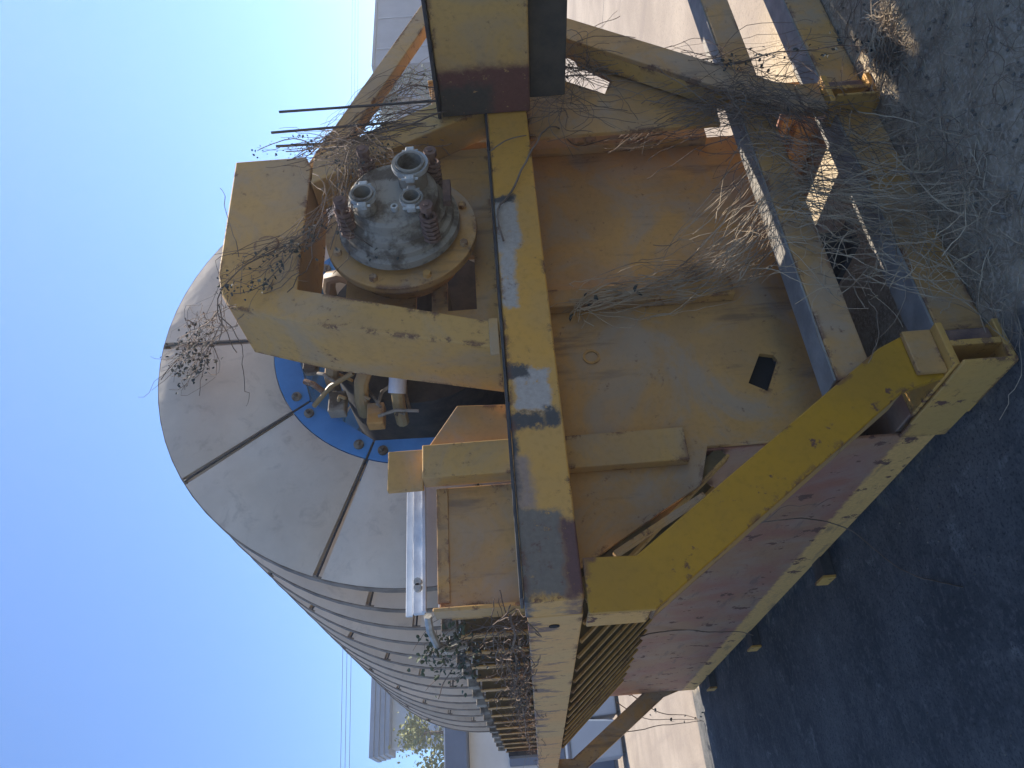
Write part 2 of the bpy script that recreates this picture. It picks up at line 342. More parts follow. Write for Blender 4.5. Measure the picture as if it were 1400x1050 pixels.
for sgn, x in ((-1, WL), (1, WR)):
    a, b = (x - .012, x + .0) if sgn < 0 else (x, x + .012)
    tw = MB().box(a, b, FY + .022, 7.62, .05 if sgn < 0 else .35, .905).build('tank_wall', 'rustwall', root, .003)
    if sgn < 0: tw['label'] = 'purple brown rusted lower side wall of the tank'
    # sloping underside, set back, with its ribs
    sx = lambda t: (WL + (XL + .17 - WL) * t) if sgn < 0 else (WR + (XR - .17 - WR) * t)
    sz = lambda t: .86 + .57 * t
    P = [(sx(0), sz(0)), (sx(1), sz(1)), (sx(1), sz(1) + .05), (sx(0), sz(0) + .05)]
    cs = MB().prism_y(P, FY + .06, 7.0).build('chute_underside', 'darkened', root)
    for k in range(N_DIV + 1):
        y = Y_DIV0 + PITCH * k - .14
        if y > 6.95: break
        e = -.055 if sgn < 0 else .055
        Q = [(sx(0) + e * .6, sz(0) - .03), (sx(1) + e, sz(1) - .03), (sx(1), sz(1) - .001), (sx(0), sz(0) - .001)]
        MB().prism_y(Q, y, y + .028).build('chute_rib', 'grimeshade', cs)
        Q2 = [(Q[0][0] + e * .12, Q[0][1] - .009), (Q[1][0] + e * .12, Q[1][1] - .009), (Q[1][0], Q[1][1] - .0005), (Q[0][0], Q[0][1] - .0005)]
        MB().prism_y(Q2, y - .01, y + .038).build('rib_lit_edge', 'peel', cs)  # pale strip puts the lit rib edge into the colour
MB().box(WL, WR, 7.60, 7.62, .10, 1.43).build('tank_rear_panel', 'panel', root, .003)
MB().box(WL + .001, WR - .001, FY + .021, 7.59, .54, .56).build('tank_floor', 'darksteel', root)

# skid: low cross beams and runners
ub = MB().box(1.215, 4.6, Y0 + .03, Y0 + .15, .415, .54).build('cross_beam', 'panel', root, .006)
ub['label'] = 'upper of the two low cross beams, yellow front with dusty grey top'
MB().box(1.217, 4.598, Y0 + .032, Y0 + .148, .541, .549).build('dust_layer', 'greydust', ub, .002)
lb = MB().box(1.362, 4.6, Y0 + .005, Y0 + .145, .006, .168).build('cross_beam', 'panel', root, .006)
lb['label'] = 'ground level cross beam with flaking yellow paint and grey dusty top'
MB().box(1.364, 4.598, Y0 + .007, Y0 + .143, .169, .178).build('dust_layer', 'greydust', lb, .002)
def ibeam(x0, x1, y0, y1, z0, z1, t=.022):
    xm = (x0 + x1) / 2
    return MB().box(x0, x1, y0, y1, z0, z0 + t).box(x0, x1, y0, y1, z1 - t, z1).box(xm - t / 2, xm + t / 2, y0, y1, z0 + t, z1 - t)
for x in (1.19, 2.48):
    sk = ibeam(x, x + .165, 1.975, 2.30 if x < 2 else 2.10, .004, .21).build('skid_end', 'peel', root, .003)
    MB().box(x - .014, x - .003, 1.94, 2.438 if x < 2 else 2.10, .03, .20).build('side_plate', 'peel', sk, .004)
    MB().box(x + .002, x + .163, 2.008, 2.027, .212, .305).build('end_plate', 'panel', sk, .003)
    MB().box(x + .09, x + .15, 1.995, 2.02, .03, .18).build('rust_scale', 'rusty', sk, .01)
for x in (1.205, 2.90):
    MB().box(x, x + .15, 2.302, 7.66, .06, .20).build('skid_runner', 'rustwall', root, .004)
for x in (1.9,):
    ibeam(x, x + .12, Y0 + .16, 7.60, .20, .415).build('inner_runner', 'darksteel', root)
for yy in (3.80, 5.35, 6.9):
    ft = MB().box(1.09, 1.30, yy, yy + .13, .002, .058).build('skid_foot', 'darksteel', root, .003)  # dark body puts the shade of the foot's front face into the colour
    MB().box(1.075, 1.089, yy - .004, yy + .134, .002, .07).build('foot_pale_side', 'peel', ft, .002)  # pale plate paints in the lighter left face of the foot
MB().box(WR + .02, WR + .16, FY, 7.6, .0, .12).build('outer_runner', 'panel', root, .003)

# upper tank side: dividers with scraper holders
def rows(sgn):
    x_out = .70 if sgn < 0 else 2 * XC - .70
    x_in = .98 if sgn < 0 else 2 * XC - .98
    a, b = min(x_out, x_in), max(x_out, x_in)
    e0, e1 = (x_out - .006, x_out - .0005) if sgn < 0 else (x_out + .0005, x_out + .006)
    dm = MB().box(a, b, -.006, .006, 1.601, 1.855).build('divider', 'grimeshade', root)
    fl = MB().box(e0, e1, -.028, .028, 1.601, 1.862).build('edge_flange', 'peel', dm)
    objs = []
    for k in range(N_DIV):
        d = dm if k == 0 else dm.copy()
        if k:
            col.objects.link(d); f2 = fl.copy(); col.objects.link(f2); f2.parent = d
        d.location = (0, Y_DIV0 + PITCH * k, 0); objs.append(d)
    hx = x_out + .045 * (1 if sgn < 0 else -1)
    h0 = MB().prism_x([(-.05, 1.866), (.03, 1.866), (.03, 1.90), (.005, 1.925), (-.05, 1.925)], hx - .035, hx + .02).build('scraper_holder', 'castgrey', root, .004)
    b0 = MB().box(hx + .025 if sgn < 0 else XC + .75, XC - .75 if sgn < 0 else hx - .042, -.006, .008, 1.90, 1.935).build('scraper_blade', 'white', root, .002)
    for k in range(1, N_DIV):
        hh = h0 if k == 1 else h0.copy(); bb = b0 if k == 1 else b0.copy()
        if k > 1: col.objects.link(hh); col.objects.link(bb)
        y = Y_DIV0 + PITCH * k
        hh.location = (0, y, 0); bb.location = (0, y - .03, 0)
    # inner wall behind the bays
    MB().box(x_in if sgn < 0 else x_in - .012, x_in + .012 if sgn < 0 else x_in, FY + .05, 6.95, 1.44, 1.80).build('bay_back_wall', 'darkened', root)
for sgn in (-1, 1): rows(sgn)
MB().box(.66, .70, 6.80, 6.99, 1.603, 1.84).build('bay_end_plate', 'darksteel', root, .003)

# upper front panels left and right of the disc opening
for sgn in (-1, 1):
    mx = (lambda x: x) if sgn < 0 else (lambda x: 2 * XC - x)
    def sb_(name, mat, par, x0, x1, y0, y1, z0, z1, bev=.004):
        a, b = sorted((mx(x0), mx(x1))); return MB().box(a, b, y0, y1, z0, z1).build(name, mat, par, bev)
    up = sb_('upper_front_panel', 'panel', root, .675, 1.10, FY - .02, FY, 1.602, 1.88)
    sb_('side_flange', 'yellow', up, .660, .674, FY - .045, FY + .05, 1.604, 1.90)
    sb_('top_strip', 'panel', up, .69, 1.095, FY - .027, FY - .0205, 1.845, 1.885, .002)
    po = sb_('corner_post', 'yellow', root, 1.105, 1.235, FY - .10, FY - .02, 1.602, 1.925)
    sb_('post_cap', 'yellow', po, 1.09, 1.245, FY - .05, FY - .025, 1.927, 2.055)
    tri = [(mx(x), z) for x, z in ((1.2365, 1.60), (1.40, 1.62), (1.41, 1.80), (1.2365, 1.915))]
    MB().prism_y(tri, FY - .06, FY - .045).build('gusset_plate', 'panel', po, .003)
# pale scraper bar over the left front panel
sc = MB().box(.70, 1.30, 2.52, 2.545, 1.945, 1.985).box(.70, 1.30, 2.50, 2.519, 1.938, 1.952).build('scraper_bar', 'white', root, .002)
MB().box(.70, 1.302, 2.549, 2.560, 1.99, 2.014).build('rubber_edge', 'pvc', sc, .002)
for x in (.78, .80, 1.22, 1.25):
    MB().lathe_y((x, 2.498, 1.965), [(.001, -.012), (.014, -.012), (.016, 0), (.001, 0)], 10).build('bolt', 'clamp', sc, 0, True)
# drip pipe beyond the front corner
MB().tube([(.70, 2.56, 1.94), (.665, 2.62, 1.94), (.64, 2.72, 1.93), (.64, 2.82, 1.90), (.665, 2.86, 1.84)], .014, 8).build('drain_pipe', 'clamp', root, 0, True)

# centre shaft and hub pipes
shaft = MB().lathe_y((XC, 0, ZC), [(.001, 2.2), (.16, 2.2), (.16, 2.62), (.42, 2.63), (.42, 6.9), (.001, 6.9)], 36).build('centre_shaft', 'darksteel', root, 0, True)
for a, mt, r in ((150, 'pipe', .03), (171, 'pipe', .028), (128, 'pipe', .03), (100, 'pipe', .028), (62, 'pipe', .03), (35, 'pipe', .03)):
    ca, sa = math.cos(R(a)), math.sin(R(a))
    pts = [(XC + ca * q, y, ZC + sa * q) for q, y in ((.17, 2.5), (.26, 2.47), (.36, 2.475), (.43, 2.52), (.46, 2.60), (.47, 2.70))]
    MB().tube(pts, r, 10).build('hub_pipe', mt, shaft, 0, True)
    pts = [(XC + ca * q, 2.474 + max(0, q - .36) * .6, ZC + sa * q) for q in (.36, .44)]
    MB().tube(pts, r + .008, 12).build('pipe_sleeve', 'pvc', shaft, 0, True) if a in (171,) else None
for a, r, s in ((140, .52, .05), (112, .50, .04), (160, .50, .05)):
    ca, sa = math.cos(R(a)), math.sin(R(a))
    MB().box(XC + ca * r - s, XC + ca * r + s, 2.60, 2.66, ZC + sa * r - s * .7, ZC + sa * r + s * .7).build('hub_block', 'castgrey' if a != 160 else 'panel', shaft, .006)

rr = random.Random(11)
for k in range(16):
    a = rr.uniform(95, 175); q = rr.uniform(.40, .54); ca, sa = math.cos(R(a)), math.sin(R(a)); p = Vector((XC + ca * q, rr.uniform(2.56, 2.63), ZC + sa * q))
    d = Vector((rr.gauss(0, .05), rr.gauss(0, .02), rr.gauss(0, .05)))
    MB().tube([p - d, p + Vector((.01, -.012, .008)), p + d], rr.uniform(.006, .013), 7).build('hub_fitting', rr.choice(['castgrey', 'castgrey', 'pipe', 'panel']), shaft, 0, True)
# filter discs: hub ring with ten sectors, ten clamp rods
RI, RM, RO = .575, .662, 1.172
def sector_mesh():
    b = MB(); na, nr = 10, 6; a0, a1 = R(.9), R(35.1)
    for side in (-1, 1):
        o = len(b.v)
        for i in range(na + 1):
            for j in range(nr + 1):
                u, v = i / na, j / nr; r = RM + .003 + (RO - RM - .003) * v; a = a0 + (a1 - a0) * u
                e = min(1, 6 * min(u, 1 - u)) ** .5 * min(1, 7 * min(v, 1 - v)) ** .5
                b.v.append((r * math.cos(a), side * (.026 + .016 * e), r * math.sin(a)))
        for i in range(na):
            for j in range(nr):
                k = o + i * (nr + 1) + j; b.f.append((k, k + 1, k + nr + 2, k + nr + 1))
    n1 = (na + 1) * (nr + 1)
    ring = [i * (nr + 1) for i in range(na + 1)] + [na * (nr + 1) + j for j in range(1, nr + 1)] + [i * (nr + 1) + nr for i in range(na - 1, -1, -1)] + [j for j in range(nr - 1, 0, -1)]
    for p, q in zip(ring, ring[1:] + ring[:1]): b.f.append((p, q, q + n1, p + n1))
    return b
def make_disc():
    ringm = MB()
    for k in range(10):                    # plate segments with straight inner edges
        a0, a1 = R(36 * k + .5), R(36 * k + 35.5); o = len(ringm.v); nn = 6
        pin = [Vector((RI * math.cos(a0), RI * math.sin(a0))), Vector((RI * math.cos(a1), RI * math.sin(a1)))]
        for y in (-.03, .03):
            for i in range(nn + 1):
                t = i / nn; a = a0 + (a1 - a0) * t; p = pin[0].lerp(pin[1], t)
                ringm.v.append((p.x, y, p.y)); ringm.v.append((RM * math.cos(a), y, RM * math.sin(a)))
        m2 = 2 * (nn + 1)
        for i in range(nn):
            k0 = o + 2 * i
            ringm.f += [(k0, k0 + 1, k0 + 3, k0 + 2), (k0 + m2, k0 + 2 + m2, k0 + 3 + m2, k0 + 1 + m2), (k0 + 1, k0 + 1 + m2, k0 + 3 + m2, k0 + 3), (k0, k0 + 2, k0 + 2 + m2, k0 + m2)]
        ringm.f += [(o, o + m2, o + m2 + 1, o + 1), (o + 2 * nn, o + 2 * nn + 1, o + 2 * nn + 1 + m2, o + 2 * nn + m2)]
    d = ringm.build('filter_disc', 'blue', root)
    s0 = sector_mesh().build('sector', 'sector', d, 0, True)
    r0 = MB().tube([(.585, -.030, 0), (1.168, -.026, 0), (1.172, 0, 0), (1.168, .026, 0)], .0046, 6).build('clamp_rod', 'darksteel', d, 0, True)
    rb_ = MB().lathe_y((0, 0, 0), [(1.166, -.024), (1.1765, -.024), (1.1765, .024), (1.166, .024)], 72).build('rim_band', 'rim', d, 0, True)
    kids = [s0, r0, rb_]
    for k in range(1, 10):
        for p in (s0, r0):          # the rim band is one piece, the rest comes ten times
            c = p.copy(); col.objects.link(c); c.parent = d; c.rotation_euler = (0, -R(36 * k), 0); kids.append(c)
    return d, kids
disc0, kids0 = make_disc()
base_rot = 87.0 + 3.0
bolt_m = None
for k in range(N_DIV - 1):
    d = disc0 if k == 0 else disc0.copy()
    if k:
        col.objects.link(d)
        for p in kids0:
            c = p.copy(); col.objects.link(c); c.parent = d
    d.location = (XC, Y_DIV0 + PITCH * (k + .5), ZC)
    d.rotation_euler = (random.uniform(-.004, .004), -R(88.5 + k * 7.3 if k else 88.5), random.uniform(-.006, .006) if k else 0)
    if k == 0:
        for q in range(10):
            for da in (-5, 5):
                a = R(36 * q + da)
                x, z = .615 * math.cos(a), .615 * math.sin(a)
                if bolt_m is None:
                    bo = MB().lathe_y((0, 0, 0), [(.001, -.030), (.008, -.030), (.008, -.012), (.021, -.011), (.021, 0), (.001, 0)], 12).build('clamp_bolt', 'castgrey', d, 0, True); bolt_m = bo
                else:
                    bo = bolt_m.copy(); col.objects.link(bo); bo.parent = d
                bo.location = (x, -.0305, z)

# bearing frame straddling the valve
def mirx(P): return [(2 * XC - x, z) for x, z in P]
BY0, BY1 = 2.04, 2.33
FP = [(1.432, 1.62), (1.54, 1.62), (1.757, 2.335), (2.40, 2.335), (2.46, 2.36), (2.46, 2.65), (1.86, 2.635), (1.76, 2.61), (1.70, 2.575), (1.586, 2.259)]
frame = MB().prism_y(FP, BY0, BY1).build('bearing_frame', 'yellow', root, .006)
frame['label'] = 'yellow arched bearing frame with splayed legs around the pipe flange'
MB().prism_y([(2.30, 2.33), (2.46, 2.33), (2.80, 1.74), (2.80, 1.618), (2.68, 1.618)], BY0 + .002, BY0 + .16).build('frame_leg', 'yellow', frame, .006)
MB().box(1.36, 1.60, BY0 - .005, BY1 + .02, 1.6175, 1.6195).build('base_plate', 'yellow', frame)
MB().box(1.40, 1.55, BY0 - .012, BY0 - .001, 1.623, 1.655).build('weld_strip', 'yellow', frame, .003)
MB().lathe_y((1.98, BY0, 2.47), [(.001, -.006), (.045, -.006), (.05, 0), (.001, 0)], 24).build('plug_cover', 'yellow', frame, 0, True)

# bearing plate with cut-outs behind the flange
def plate():
    b = MB(); y0, y1 = 2.20, 2.225
    xs = [1.60, 1.73, 1.86, 2.00, 2.12, 2.62]; zs = [1.62, 1.70, 1.81, 1.87, 1.93, 2.20]
    holes = {(1, 1), (2, 1), (1, 3)}
    for i in range(5):
        for j in range(5):
            if (i, j) in holes: continue
            b.box(xs[i] + (.0002 if i else 0), xs[i + 1], y0, y1, zs[j] + (.0002 if j else 0), zs[j + 1])
    return b
bpl = plate().build('bearing_plate', 'panel', root)
MB().box(1.56, 2.66, 2.195, 2.35, 1.5885, 1.6195).build('bearing_shelf', 'panel', root, .003)
VZ = ZC - .02
vf = MB().lathe_y((XC, 0, VZ), [(.10, 2.05), (.288, 2.05), (.288, 2.085), (.24, 2.10), (.22, 2.198), (.10, 2.198)], 56).build('bearing_flange', 'panel', root, .003, True)
for q in range(8):
    a = R(22.5 + 45 * q); MB().lathe_y((XC + .255 * math.cos(a), 2.05, VZ + .255 * math.sin(a)), [(.001, -.016), (.015, -.016), (.017, 0), (.001, 0)], 6).build('flange_bolt', 'panel', vf)
vh = MB().lathe_y((XC, 0, VZ), [(.001, 1.865), (.150, 1.865), (.162, 1.875), (.164, 1.915), (.172, 1.925), (.186, 1.930), (.188, 1.955), (.205, 1.965), (.208, 1.985), (.226, 1.992), (.228, 2.02), (.20, 2.03), (.195, 2.049), (.001, 2.049)], 56).build('valve_head', 'castgrey', root, 0, True)
vh['label'] = 'round grey cast valve head with clamped pipe stubs'
nozzles = [(2.055, 2.045 - .062, .050, .105), (1.935, 2.105, .036, .085), (1.975, 1.93, .032, .06)]
nozzles = [(XC + .045, VZ - .075, .052, .10), (XC - .075, VZ + .090, .037, .085), (XC - .082, VZ - .075, .033, .06)]
for x, z, r, L in nozzles:
    y = 1.865 - L
    nzl = MB().lathe_y((x, 0, z), [(r * .82, y), (r, y), (r, 1.866), (r * .82, 1.866)], 28).build('nozzle', 'castgrey', vh, 0, True)
    MB().lathe_y((x, 0, z), [(r * .999, y + .012), (r * 1.24, y + .006), (r * 1.28, y + .016), (r * 1.24, y + .026), (r * .999, y + .03)], 28).build('clamp_ring', 'clamp', vh, 0, True)
    for sx_ in (-1, 1):
        MB().box(x + sx_ * r * 1.38 - .010, x + sx_ * r * 1.38 + .010, y + .004, y + .028, z - .016, z + .016).build('clamp_ear', 'clamp', vh, .004)
        MB().tube([(x + sx_ * r * 1.38, y + .016, z - .028), (x + sx_ * r * 1.38, y + .016, z + .03)], .005, 6).build('clamp_screw', 'clamp', vh)
    MB().lathe_y((x, 0, z), [(.001, 1.862), (r * .8, 1.862), (r * .8, 1.8655), (.001, 1.8655)], 20).build('nozzle_bore', 'black', vh)
MB().lathe_y((XC - .085, 0, VZ - .01), [(.007, 1.845), (.013, 1.845), (.013, 1.866), (.007, 1.866)], 14).build('port', 'clamp', vh, 0, True)
# spring loaded rods round the head
for a in (-48, 222, 118, 32):
    x, z = XC + .192 * math.cos(R(a)), VZ + .192 * math.sin(R(a))
    rod = MB().tube([(x, 1.79, z), (x, 2.06, z)], .010, 8).build('spring_rod', 'rusty', vh, 0, True)
    pts = [(x + .026 * math.cos(t * .8), 1.84 + t * .0026, z + .026 * math.sin(t * .8)) for t in range(48)]
    MB().tube(pts, .0075, 6).build('spring', 'rusty', vh, 0, True)
    MB().lathe_y((x, 0, z), [(.001, 1.795), (.024, 1.795), (.024, 1.818), (.001, 1.818)], 8).build('spring_nut', 'rusty', vh)
MB().box(XC - .02, XC + .09, 1.90, 1.93, VZ - .205, VZ - .175).build('lever_arm', 'rusty', vh, .004)

# box girder that sticks out past the front on the right
gr = MB().box(2.62, 2.86, .95, 2.025, 1.425, 1.795).build('side_girder', 'girder', root, .008)
gr['label'] = 'deep box girder with rusted end jutting forward beside the front beam'
MB().box(2.603, 2.87, .95, 2.02, 1.797, 1.812).build('top_flange', 'darksteel', gr, .003)
MB().box(2.64, 2.84, .95, 1.10, .0, 1.424).build('girder_post', 'girder', gr, .006)
MB().box(2.70, 2.84, 1.12, 2.02, 1.27, 1.423).build('under_beam', 'darkened', gr, .006)
# brace and upright rods on the right
MB().prism_y([(2.52, 2.345), (4.25, 1.60), (4.25, 1.70), (2.50, 2.455)], 2.20, 2.27).build('brace', 'yellow', root, .005)
MB().box(4.12, 4.3, 2.16, 2.32, .0, 1.64).build('brace_post', 'yellow', root, .006)
for p, q in (((2.80, 2.07, 2.515), (2.835, 2.10, 1.70)), ((2.665, 2.07, 2.535), (2.715, 2.10, 1.75)), ((2.575, 2.07, 2.505), (2.60, 2.10, 2.09))):
    MB().tube([p, q], .006, 6).build('upright_rod', 'darksteel', root)

# ------------------------------------------------------------------ vines
def wander(pts, step=.035, amp=.012, seed=0):
    P = [Vector(p) for p in pts]; out = []
    for i in range(len(P) - 1):
        p0 = P[max(i - 1, 0)]; p1 = P[i]; p2 = P[i + 1]; p3 = P[min(i + 2, len(P) - 1)]
        n = max(2, int((p2 - p1).length / step))
        for k in range(n):
            t = k / n
            q = .5 * ((2 * p1) + (-p0 + p2) * t + (2 * p0 - 5 * p1 + 4 * p2 - p3) * t * t + (-p0 + 3 * p1 - 3 * p2 + p3) * t ** 3)
            out.append(q)
    out.append(P[-1])
    return [q + noise.noise_vector(q * 4.5 + Vector((seed * 3.1, seed, 7))) * amp + noise.noise_vector(q * 15 + Vector((seed, 5, 1))) * amp * .4 for q in out]
def leaf(b, p, s):
    e = Euler((random.uniform(-1.4, 1.4), random.uniform(-1.4, 1.4), random.uniform(0, 6.28))).to_matrix()
    vs = [(0, 0, 0), (.35, .35, .12), (.3, .8, .05), (0, 1.15, -.12), (-.3, .8, .05), (-.35, .35, .12), (0, .55, -.06)]
    vs = [Vector(p) + e @ (Vector(q) * s) for q in vs]
    b.add(vs, [(0, 1, 6), (1, 2, 6), (2, 3, 6), (3, 4, 6), (4, 5, 6), (5, 0, 6)])
def dry_vine(label, stems, leaves=(), mat='vine', group='dry vines on the machine'):
    """stems: list of (points, radius); leaves: list of (points, count, size, spread, material)"""
    p0 = stems[0][0][-1]
    t = thing('dry_vine', label, 'vine', (p0[0], p0[1], max(0, min(q[2] for s in stems for q in s[0]))), None)
    b = MB()
    for i, (pts, r) in enumerate(stems):
        w_ = wander(pts, seed=i * 1.7 + len(label), amp=.014 if r >= .0024 else random.uniform(.02, .065)); k = len(w_)
        w_ = [Vector((q.x, q.y, max(q.z, .004))) for q in w_]
        b.tube(w_, [r * (1 - .5 * j / k) for j in range(k)], 4)
    b.build('stem', mat, t)
    bym = {}
    for pts, cnt, size, spread, mt in leaves:
        lb_ = bym.setdefault(mt, MB())
        w_ = wander(pts)
        for _ in range(cnt):
            q = random.choice(w_) + Vector((random.gauss(0, spread), random.gauss(0, spread * .5), random.gauss(0, spread)))
            leaf(lb_, (q.x, q.y, max(q.z, .01)), size * random.uniform(.6, 1.3))
    for mt, lb_ in bym.items(): lb_.build('foliage', mt, t)
    return t
def spread(pts, n, s0, s1, r0=.0008, r1=.0021):
    """n strands that follow a guide, fanning from s0 to s1"""
    out = []
    for _ in range(n):
        k = len(pts); off0 = Vector((random.gauss(0, s0), random.gauss(0, s0 * .3), random.gauss(0, s0))); off1 = Vector((random.gauss(0, s1), random.gauss(0, s1 * .35), random.gauss(0, s1 * .6)))
        a = random.uniform(0, .6); z = random.uniform(.45, 1.0)
        i0 = int(a * (k - 1)); i1 = max(i0 + 2, int(round(z * (k - 1))) + 1)
        out.append(([Vector(p) + off0.lerp(off1, i / (k - 1)) + Vector((random.gauss(0, .040), random.gauss(0, .012), random.gauss(0, .045))) for i, p in enumerate(pts)][i0:i1], random.uniform(r0, r1)))
    return [s for s in out if len(s[0]) > 1]

A1 = [(2.588, 1.97, 1.768), (2.527, 1.98, 1.926), (2.474, 1.98, 2.089), (2.30, 1.93, 2.12), (2.12, 1.95, 2.17), (1.999, 1.98, 2.275), (1.918, 1.99, 2.392), (1.854, 2.0, 2.508), (1.748, 2.0, 2.578), (1.666, 2.02, 2.60), (1.654, 2.25, 2.62)]
A2 = [(1.666, 2.02, 2.60), (1.80, 2.3, 2.80), (1.90, 2.58, 2.99), (1.88, 2.62, 3.05), (1.82, 2.63, 3.09)]
A3 = [(1.679, 2.10, 2.62), (1.80, 2.45, 2.83), (1.85, 2.62, 2.95), (1.80, 2.63, 3.0)]
A4 = [(1.991, 1.98, 2.274), (1.865, 1.99, 2.36), (1.79, 2.0, 2.422), (1.738, 2.0, 2.481), (1.73, 2.01, 2.553)]
dry_vine('leafy dry vine creeping over the arched bearing frame onto the first pale disc',
    [(A1, .004), (A2, .003), (A3, .003), (A4, .0025), ([(1.89, 1.99, 2.536), (2.09, 2.0, 2.598), (2.21, 2.0, 2.632), (2.245, 2.0, 2.66)], .002),
     ([(1.70, 2.02, 2.60), (1.66, 2.1, 2.62), (1.70, 2.3, 2.76), (1.78, 2.55, 2.86)], .002),
     ([(1.66, 2.02, 2.58), (1.60, 2.2, 2.58), (1.62, 2.5, 2.63), (1.60, 2.6, 2.66)], .002)] + spread(A2, 22, .02, .07) + spread(A3, 18, .02, .06) + spread(A1, 26, .02, .03) + spread(A4, 10, .015, .02),
    [(A2[1:4], 100, .016, .035, 'leafdry'), (A3[1:], 100, .016, .035, 'leafdry'), (A4, 90, .014, .018, 'leafdry'), (A1[5:9], 60, .014, .02, 'leafdry')])
B1 = [(2.474, 1.98, 2.089), (2.403, 1.97, 2.23), (2.491, 1.98, 2.402), (2.468, 2.0, 2.55)]
B2 = [(2.62, 2.05, 1.83), (2.60, 2.03, 2.02), (2.52, 2.03, 2.25), (2.50, 2.03, 2.45)]
B3 = [(3.05, 2.2, 1.82), (3.1, 2.2, 1.98), (2.95, 2.2, 2.15), (2.75, 2.2, 2.33), (2.55, 2.15, 2.45)]
dry_vine('tangle of thin dry stems around the upright rods above the girder', [(B1, .003), (B2, .004), (B3, .003)] + spread(B2, 34, .06, .05) + spread(B3, 30, .06, .05) + spread([(2.6, 2.1, 1.85), (2.85, 2.2, 1.95), (3.1, 2.25, 1.98), (3.4, 2.3, 1.95)], 26, .05, .09),
    [(B2[1:], 90, .011, .028, 'leafdry'), (B1, 50, .011, .025, 'leafdry'), (B3, 80, .011, .03, 'leafdry')])
Vv = [(2.36, 1.93, 2.26), (2.28, 1.86, 2.15), (2.18, 1.84, 2.13), (2.06, 1.83, 2.12), (1.97, 1.9, 2.15), (1.88, 1.98, 2.21)]
dry_vine('dry stems draped across the grey valve head', [(Vv, .0035), ([(2.33, 1.93, 2.0), (2.29, 1.85, 2.08), (2.20, 1.82, 2.13), (2.0, 1.9, 2.23), (1.90, 1.98, 2.30)], .0025),
    ([(1.97, 1.9, 2.18), (1.90, 1.92, 2.10), (1.86, 1.97, 2.02), (1.84, 2.0, 1.93)], .0022), ([(1.72, 2.0, 2.36), (1.85, 1.97, 2.28), (2.02, 1.9, 2.22), (2.2, 1.92, 2.28), (2.4, 2.0, 2.4)], .002)] + spread(Vv, 40, .025, .06) + spread([(2.45, 1.97, 2.05), (2.36, 1.92, 2.12), (2.28, 1.88, 2.02), (2.2, 1.86, 1.95), (2.1, 1.85, 1.9)], 24, .04, .05),
    [(Vv, 50, .013, .03, 'leafdry'), ([(1.84, 1.97, 2.02), (1.95, 2.0, 1.85)], 40, .015, .03, 'leafdry'), ([(2.2, 1.88, 2.15), (2.35, 1.95, 2.0)], 60, .013, .03, 'leafdry')])
C1 = [(1.806, 2.36, 1.314), (1.858, 2.36, 1.24), (1.887, 2.36, 1.049), (1.921, 2.34, .801), (1.98, 2.25, .60), (2.0, 2.0, .48), (1.90, 1.98, .25), (1.75, 1.80, .06), (1.6, 1.66, .02)]
dry_vine('thick bundle of dry stems hanging down the middle of the tank front', [([(1.80, 2.36, 1.30), (1.83, 2.36, 1.22), (1.92, 2.36, .98), (2.05, 2.33, .78), (2.25, 2.2, .58), (2.42, 2.0, .50)], .0045), (C1, .004)] + spread(C1, 75, .03, .13) + spread(C1[4:], 55, .08, .28) + spread([(2.0, 2.34, .9), (2.1, 2.3, .7), (2.15, 2.05, .52), (2.0, 1.98, .3), (1.9, 1.85, .1)], 26, .08, .2),
    [(C1[:3], 10, .03, .02, 'leafdry')], 'straw')
D1 = [(1.883, 2.01, 1.577), (2.04, 2.01, 1.584), (2.136, 2.01, 1.534), (2.395, 2.01, 1.43), (2.60, 2.10, 1.33), (2.76, 2.34, 1.20), (2.76, 2.33, 1.05), (2.70, 2.25, .831), (2.66, 2.12, .62), (2.586, 2.015, .50), (2.523, 2.0, .385), (2.403, 2.0, .34), (2.189, 2.0, .365), (2.015, 2.0, .428)]
D2 = [(2.70, 2.25, .95), (2.66, 2.12, .70), (2.55, 2.0, .53), (2.40, 1.97, .38), (2.2, 1.95, .22), (2.0, 1.8, .06), (1.85, 1.6, .02)]
dry_vine('long dark vine stem crossing the front beam with dry shoots beneath the girder', [(D1, .0045), ([(2.348, 2.0, 1.612), (2.418, 2.01, 1.544), (2.5, 2.05, 1.421)], .003)] + spread(D2, 50, .07, .15) + spread(D2[:4], 50, .08, .12),
    [(D2[:4], 20, .02, .06, 'leafdry')])
U1 = [(3.008, 2.10, 1.251), (2.979, 2.10, 1.147), (3.003, 2.11, .972), (3.0, 2.10, .70), (2.822, 2.02, .573), (2.828, 1.99, .375), (2.84, 1.99, .212), (2.80, 1.95, .05), (2.573, 1.85, .02)]
dry_vine('dark vine with small withered leaves climbing the gusset below the girder', [(U1, .004), ([(2.979, 2.10, 1.147), (3.08, 2.10, 1.09), (3.10, 2.10, .959), (3.04, 2.09, .80)], .003),
    ([(3.0, 2.1, .685), (2.98, 2.09, .658), (2.92, 2.04, .56), (2.893, 1.99, .471), (2.822, 1.99, .408)], .003), ([(2.922, 2.10, 1.253), (2.943, 2.10, 1.014), (2.93, 2.10, .80), (2.86, 2.10, .62)], .0028)] + spread(U1, 24, .04, .08),
    [(U1, 80, .018, .035, 'leafdry'), (U1[4:7], 40, .018, .03, 'leafdry')])
E1 = [(.585, 2.20, 1.64), (.60, 2.6, 1.65), (.61, 3.2, 1.66), (.61, 4.0, 1.66), (.61, 5.0, 1.66), (.61, 6.4, 1.65)]
E2 = [(.60, 2.5, 1.63), (.66, 2.62, 1.70), (.68, 2.72, 1.82), (.63, 2.72, 1.92), (.60, 2.74, 1.98)]
E3 = [(.62, 3.0, 1.64), (.66, 3.1, 1.72), (.69, 3.15, 1.82), (.64, 3.2, 1.93), (.58, 3.4, 2.0)]
